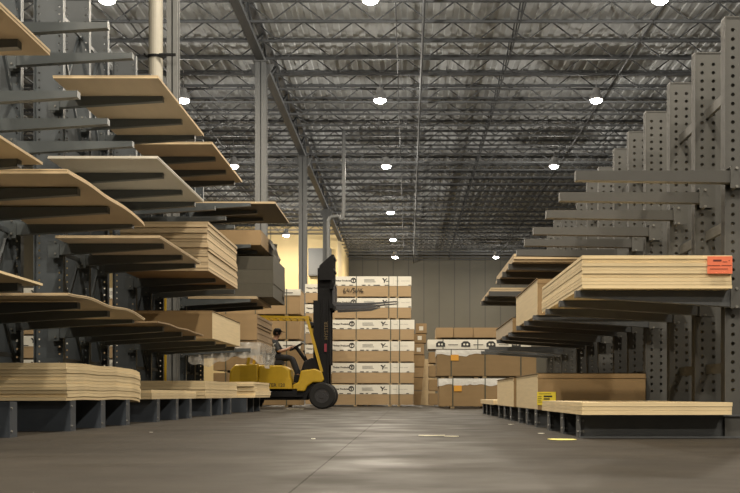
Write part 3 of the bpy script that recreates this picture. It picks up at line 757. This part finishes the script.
# overhead guard
g = MB()
def tubeY(pts, y, r=.035): g.tube([(x, y, z) for x, z in pts], r, 8)
for sy in (-1, 1):
    y = sy*.47
    g.bar((-2.14, y, .92), (-2.50, y, 2.24), .07, .07); g.bar((-2.50, y, 2.27), (-3.75, y, 2.29), .07, .06)
    g.bar((-3.75, y, 2.28), (-3.98, y, 1.10), .07, .07)
for x_ in (-2.50, -3.78): g.bar((x_, -.47, 2.28), (x_, .47, 2.28), .07, .06)
g.build('overhead_guard', M['yellow'], fk)
b = MB()
for i in range(7): x_ = -2.66-.165*i; b.bar((x_, -.46, 2.28), (x_, .46, 2.28), .025, .03)
b.build('guard_grille', M['yellow'], fk)
l_ = MB().cyl((-2.46, -.36, 2.10), (-2.36, -.36, 2.08), .08, 12).cyl((-2.36, -.36, 2.08), (-2.34, -.36, 2.08), .07, 12).box(-2.48, -2.45, -.38, -.34, 2.1, 2.24)
l_.build('work_lamp', M['black'], fk)
# seat, steering
b = MB(); b.cbox(-3.62, -3.12, -.24, .24, 1.09, 1.22, .04); b.prism_xz([(-3.62, 1.15), (-3.50, 1.15), (-3.60, 1.72), (-3.70, 1.72)], -.23, .23); b.build('seat', M['seat'], fk)
sc_ = Vector((-2.83, 0, 1.56)); ax = Vector((-.5, 0, .87)).normalized(); e1 = Vector((0, 1, 0)); e2 = ax.cross(e1)
b = MB(); ring = [sc_+(e1*math.cos(a)+e2*math.sin(a))*.18 for a in [2*PI*i/20 for i in range(21)]]; b.tube(ring, .016, 6)
for a in (0, 2.1, 4.2): b.cyl(sc_, sc_+(e1*math.cos(a)+e2*math.sin(a))*.18, .012, 6)
b.cyl(sc_-ax*.05, sc_+ax*.02, .05, 10)
b.build('steering_wheel', M['black'], fk)
MB().cyl(sc_, (-2.52, 0, 1.12), .045, 10).build('steering_column', M['black'], fk)
b = MB()
for i in range(3): b.cyl((-2.55+.02*i, -.20-.06*i, 1.2), (-2.60, -.20-.06*i, 1.42), .010, 6); b.cyl((-2.60, -.20-.06*i, 1.42), (-2.605, -.20-.06*i, 1.46), .02, 8)
b.build('control_levers', M['black'], fk)
# wheels
def wheel(x, y, r, w, nm='wheel'):
    b = MB(); prof = [(r*.55, -w/2), (r*.9, -w/2), (r, -w/2*.75), (r, w/2*.75), (r*.9, w/2), (r*.55, w/2)]
    n = 28; k = len(prof); vs = [(x+p[0]*math.cos(2*PI*i/n), y+p[1], r+p[0]*math.sin(2*PI*i/n)) for p in prof for i in range(n)]
    b._add(vs, [(j*n+i, j*n+(i+1) % n, (j+1)*n+(i+1) % n, (j+1)*n+i) for j in range(k-1) for i in range(n)])
    wv = b.build(nm, M['rubber'], fk)
    h = MB().cyl((x, y-w*.35, r), (x, y+w*.35, r), r*.56, 20).cyl((x, y-w*.46, r), (x, y+w*.46, r), r*.2, 12)
    for i in range(6): a = i*PI/3; h.cyl((x+math.cos(a)*r*.38, y-w*.42, r+math.sin(a)*r*.38), (x+math.cos(a)*r*.38, y, r+math.sin(a)*r*.38), .018, 6)
    h.build('hub', M['darksteel'], wv)
for sy in (-1, 1): wheel(-2.13, sy*.46, .33, .24); wheel(-3.95, sy*.40, .26, .20)
# mast
b = MB()
for sy in (-1, 1):
    b.box(-2.36, -1.98, sy*.38-.03, sy*.38+.03, .10, 2.70).box(-2.16, -2.13, sy*.38-.07, sy*.38+.07, .10, 2.70).box(-2.01, -1.98, sy*.38-.07, sy*.38+.07, .10, 2.70)
for z in (.35, 1.5, 2.62): b.box(-2.18, -2.12, -.44, .44, z, z+.10)
mo = b.build('outer_mast', M['black'], fk)
sd = MB().box(-2.08, -2.02, -.46, -.455, 1.42, 1.62); sd.build('red_sticker', M['redpart'], mo)
link('lettering', text_mesh('HYSTER', .13, mat('brass lettering', (.16, .11, .045, 1), .5)), mo, (-1.99, -.456, 1.72), (PI/2, -PI/2, 0))
b = MB()
for sy in (-1, 1):
    b.box(-2.26, -1.95, sy*.29-.025, sy*.29+.025, 1.1, 3.52).box(-1.98, -1.93, sy*.29-.05, sy*.29+.05, 1.1, 3.52)
for z in (1.2, 2.4, 3.42): b.box(-2.12, -2.06, -.32, .32, z, z+.10)
b.build('inner_mast', M['black'], fk)
b = MB()
for yy in (-.16, .16): b.cyl((-2.10, yy, .3), (-2.10, yy, 2.9), .05, 12); b.cyl((-2.10, yy, 2.9), (-2.10, yy, 3.45), .03, 10)
b.cyl((-2.04, -.10, 2.6), (-2.04, -.10, 3.5), .02, 6).cyl((-2.04, .10, 2.6), (-2.04, .10, 3.5), .02, 6)
b.build('lift_cylinder', M['black'], fk)
b = MB()
for z in (2.50, 2.98): b.box(-1.94, -1.86, -.50, .50, z, z+.11)
for yy in (-.3, .3): b.box(-1.95, -1.88, yy-.03, yy+.03, 2.45, 3.12)
b.build('carriage', M['black'], fk)
b = MB()
for yy in (-.50, -.30, -.10, .10, .30, .50): b.bar((-1.88, yy, 3.05), (-1.88, yy, 3.80), .03, .05)
for z in (3.08, 3.45, 3.78): b.box(-1.91, -1.84, -.52, .52, z, z+.05)
b.prism_xz([(-1.92, 3.80), (-1.84, 3.83), (-1.84, 3.2), (-2.20, 3.2), (-2.20, 3.55)], -.53, -.515)
b.build('load_backrest', M['black'], fk)
for yy in (-.34, .34):
    MB().prism_xz([(-1.88, 3.08), (-1.82, 3.08), (-1.82, 2.64), (-1.0, 2.64), (-.30, 2.685), (-.25, 2.68), (-.30, 2.665), (-1.0, 2.59), (-1.88, 2.57)], yy-.07, yy+.07).build('fork', M['darksteel'], fk)
MB().prism_xz([(-1.80, 2.46), (-.95, 2.50), (-.7, 2.58), (-1.80, 2.565)], -.34-.08, -.34+.08).build('fork_sleeve', M['darksteel'], fk)
MB().prism_xz([(-1.80, 2.46), (-.95, 2.50), (-.7, 2.58), (-1.80, 2.565)], .34-.08, .34+.08).build('fork_sleeve', M['darksteel'], fk)
b = MB().tube([(-2.2, -.3, 2.6), (-2.3, -.32, 2.3), (-2.32, -.33, 1.6), (-2.3, -.3, 1.1)], .022, 6); b.build('hydraulic_hose', M['black'], fk)
b = MB().cyl((-2.25, -.30, .85), (-2.10, -.30, 1.5), .04, 10); b.build('tilt_cylinder', M['darksteel'], fk)

# ------------------------------------------------------------------ driver
def skinned(name, verts, edges, radii, m, parent, root=0, sub=2):
    me = bpy.data.meshes.new(name); me.from_pydata([tuple(v) for v in verts], edges, []); me.materials.append(m)
    o = bpy.data.objects.new(name, me); COL.objects.link(o)
    if parent: o.parent = parent
    sk = o.modifiers.new('skin', 'SKIN'); sk.use_smooth_shade = True
    for i, r in enumerate(radii):
        v = me.skin_vertices[0].data[i]; v.radius = (r, r) if not isinstance(r, tuple) else r; v.use_root = (i == root)
    ss = o.modifiers.new('sub', 'SUBSURF'); ss.levels = sub; ss.render_levels = sub
    return o
pv = Vector((-3.40, 0, 1.30))
J = dict(pel=(-3.40, 0, 1.30), bel=(-3.41, 0, 1.42), che=(-3.38, 0, 1.60), neck0=(-3.36, 0, 1.72), neck1=(-3.33, 0, 1.80), head0=(-3.305, 0, 1.86), head1=(-3.295, 0, 1.95),
         shl=(-3.37, -.19, 1.68), ell=(-3.24, -.27, 1.43), wrl=(-3.00, -.20, 1.50), hdl=(-2.95, -.18, 1.53),
         shr=(-3.37, .19, 1.68), elr=(-3.22, .27, 1.45), wrr=(-2.98, .18, 1.56), hdr=(-2.93, .165, 1.59),
         hil=(-3.36, -.10, 1.29), knl=(-2.93, -.15, 1.28), anl=(-2.78, -.15, .84), tol=(-2.63, -.16, .72), hel=(-2.80, -.15, .76),
         hir=(-3.36, .10, 1.29), knr=(-2.93, .15, 1.28), anr=(-2.76, .15, .84), tor=(-2.61, .16, .72), her=(-2.78, .15, .76))
R_ = dict(pel=.125, bel=.12, che=(.15, .12), neck0=.07, neck1=.052, head0=.085, head1=.088, shl=.062, ell=.045, wrl=.028, hdl=.034, shr=.062, elr=.045, wrr=.028, hdr=.034,
          hil=.09, knl=.064, anl=.042, tol=.035, hel=.04, hir=.09, knr=.064, anr=.042, tor=.035, her=.04)
E = [('pel', 'bel'), ('bel', 'che'), ('che', 'neck0'), ('neck0', 'neck1'), ('neck1', 'head0'), ('head0', 'head1'), ('che', 'shl'), ('shl', 'ell'), ('ell', 'wrl'), ('wrl', 'hdl'),
     ('che', 'shr'), ('shr', 'elr'), ('elr', 'wrr'), ('wrr', 'hdr'), ('pel', 'hil'), ('hil', 'knl'), ('knl', 'anl'), ('anl', 'tol'), ('pel', 'hir'), ('hir', 'knr'), ('knr', 'anr'), ('anr', 'tor')]
def sub_body(name, keys, m, parent, grow, root):
    idx = {k: i for i, k in enumerate(keys)}
    ed = [(idx[a], idx[c]) for a, c in E if a in idx and c in idx]
    rad = []
    for k in keys:
        r = R_[k]; rad.append(tuple(q+grow for q in r) if isinstance(r, tuple) else r+grow)
    return skinned(name, [J[k] for k in keys], ed, rad, m, parent, idx[root])
pr = thing('person', 'forklift driver in dark cap and clothes seated at the steering wheel', 'person', (0, FY, 0))
keys = [k for k in J if k not in ('hel', 'her')]
sub_body('body', keys, M['skin'], pr, 0, 'pel')
sub_body('shirt', ['pel', 'bel', 'che', 'neck0', 'shl', 'ell', 'shr', 'elr'], M['shirt'], pr, .014, 'pel')
sub_body('trousers', ['pel', 'hil', 'knl', 'anl', 'hir', 'knr', 'anr'], M['trousers'], pr, .014, 'pel')
for s_ in (-1, 1):
    y = s_*.155
    b = MB(); b.prism_xz([(-2.86, .655), (-2.58, .655), (-2.56, .69), (-2.62, .74), (-2.72, .79), (-2.73, .86), (-2.86, .86), (-2.87, .72)], y-.045, y+.045)
    o = b.build('shoe', M['black'], pr); bv = o.modifiers.new('b', 'BEVEL'); bv.width = .02; bv.segments = 3
    b = MB(); b.cyl((-3.345, s_*.205, 1.62), (-3.29, s_*.238, 1.52), .066, 12, .062); b.build('sleeve_band', M['vest'], pr)
    # hand closed on the rim
    key = 'hdl' if s_ < 0 else 'hdr'; hc = Vector(J[key])
    for k in range(4):
        off = Vector((.012+.0*k, s_*(.026-.018*k), .004))
        ln = [.036, .042, .039, .030][k]
        P = [hc+off, hc+off+Vector((.030, 0, .020)), hc+off+Vector((.030+ln*.6, 0, .004)), hc+off+Vector((.026+ln*.4, 0, -.022))]
        skinned('finger', P, [(0, 1), (1, 2), (2, 3)], [.010, .009, .0085, .007], M['skin'], pr, 0, 1)
    P = [hc+Vector((-.01, -s_*.02, 0)), hc+Vector((.015, -s_*.045, -.004)), hc+Vector((.038, -s_*.042, -.014))]
    skinned('thumb', P, [(0, 1), (1, 2)], [.011, .010, .008], M['skin'], pr, 0, 1)
# pale shirt tail and collar
MB().box(-3.56, -3.40, -.17, -.10, 1.24, 1.34).build('shirt_tail', M['vest'], pr)
# face
hc = Vector((-3.30, 0, 1.905))
b = MB(); b.prism_xz([(hc.x+.085, hc.z+.02), (hc.x+.125, hc.z-.025), (hc.x+.085, hc.z-.035)], -.014, .014); b.build('nose', M['skin'], pr)
for s_ in (-1, 1):
    MB().lathe([(.002, -.012), (.010, -.007), (.012, 0), (.010, .007), (.002, .012)], 0, 0, 8).build('eye', M['ink'], pr, (hc.x+.086, s_*.034, hc.z+.01))
    MB().lathe([(.004, -.03), (.014, -.018), (.018, 0), (.014, .02), (.004, .03)], 0, 0, 8).build('ear', M['skin'], pr, (hc.x-.005, s_*.092, hc.z-.0))
MB().box(hc.x+.080, hc.x+.092, -.026, .026, hc.z-.062, hc.z-.054).build('mouth', mat('lip', (.22, .08, .06, 1), .5), pr)
MB().lathe([(.07, -.06), (.094, -.03), (.10, .02), (.10, .05)], hc.x-.018, 0, 16).build('hair', M['hair'], pr, (0, 0, hc.z))
cp = MB().lathe([(.106, .03), (.108, .06), (.095, .10), (.06, .125), (.01, .132)], hc.x, 0, 18).build('cap', M['black'], pr, (0, 0, hc.z))
MB().prism_xz([(hc.x+.06, hc.z+.035), (hc.x+.20, hc.z+.022), (hc.x+.20, hc.z+.032), (hc.x+.06, hc.z+.055)], -.07, .07).build('cap_brim', M['black'], cp, (0, 0, -hc.z))

# ------------------------------------------------------------------ floor litter
def flat(name, label, cat, x, y, w, l, rot, m, th=.004):
    n = 6; b = MB(); vs = []
    rs = random.Random(int(abs(x*100)+y*10))
    for k in range(2):
        for i in range(8):
            a = 2*PI*i/8+PI/8; r = 1+rs.uniform(-.12, .12) if k == 0 else 1
            vs.append((max(-1, min(1, 1.3*math.cos(a)))*w/2*(1 if k else 1), max(-1, min(1, 1.3*math.sin(a)))*l/2, th*k+rs.uniform(0, .003)))
    b._add(vs, [tuple(range(8))[::-1], tuple(range(8, 16))]+[(i, (i+1) % 8, 8+(i+1) % 8, 8+i) for i in range(8)])
    o = b.build(name, m, None, (x, y, .001)); o.rotation_euler = (0, 0, rot); return tag(o, label, cat)
flat('paper_scrap', 'yellow paper slip lying flat before the right rack base', 'paper', 1.18, 8.05, .20, .22, .1, M['paper'])
flat('wood_splinter', 'pale flattened scrap in the middle of the aisle floor', 'scrap', .20, 8.85, .22, .10, .05, M['scrap'])
flat('wood_splinter', 'long thin splinter beside the flattened scrap mid aisle', 'scrap', .36, 8.7, .12, .04, -.3, M['scrap'])
flat('paper_scrap', 'tiny pale scrap beneath the right rack base feet', 'scrap', 1.18, 9.3, .05, .06, .6, M['label'])
flat('paper_scrap', 'small white scrap farther along the right rack feet', 'scrap', 1.2, 12.2, .06, .08, .3, M['label'])
flat('paper_scrap', 'tiny white fleck on the floor left of the joint', 'scrap', -.74, 8.2, .03, .06, .2, M['label'])
flat('paper_scrap', 'tiny white fleck near the left rack feet', 'scrap', -2.35, 9.6, .03, .04, .2, M['label'])
flat('wood_splinter', 'pale wood scrap lying beneath the forklift', 'scrap', -2.8, 25.7, .5, .25, .2, M['scrap'])

# ------------------------------------------------------------------ world, camera, view
w = bpy.data.worlds.new('world'); C.world = w; w.use_nodes = True
w.node_tree.nodes['Background'].inputs[0].default_value = (.02, .02, .022, 1)
cam = bpy.data.cameras.new('camera'); co = bpy.data.objects.new('camera', cam); COL.objects.link(co)
cam.sensor_fit = 'HORIZONTAL'; cam.sensor_width = 36; cam.lens = 36*F/740
cam.shift_x = (370-408)/740; cam.shift_y = (395-246.5)/740
cam.clip_end = 300; cam.clip_start = .05
co.location = (0, 0, H); co.rotation_euler = (PI/2, 0, 0)
C.camera = co
C.view_settings.view_transform = 'Standard'; C.view_settings.look = 'None'
C.view_settings.gamma = 1; C.view_settings.use_curve_mapping = False
C.view_settings.exposure = 0.0
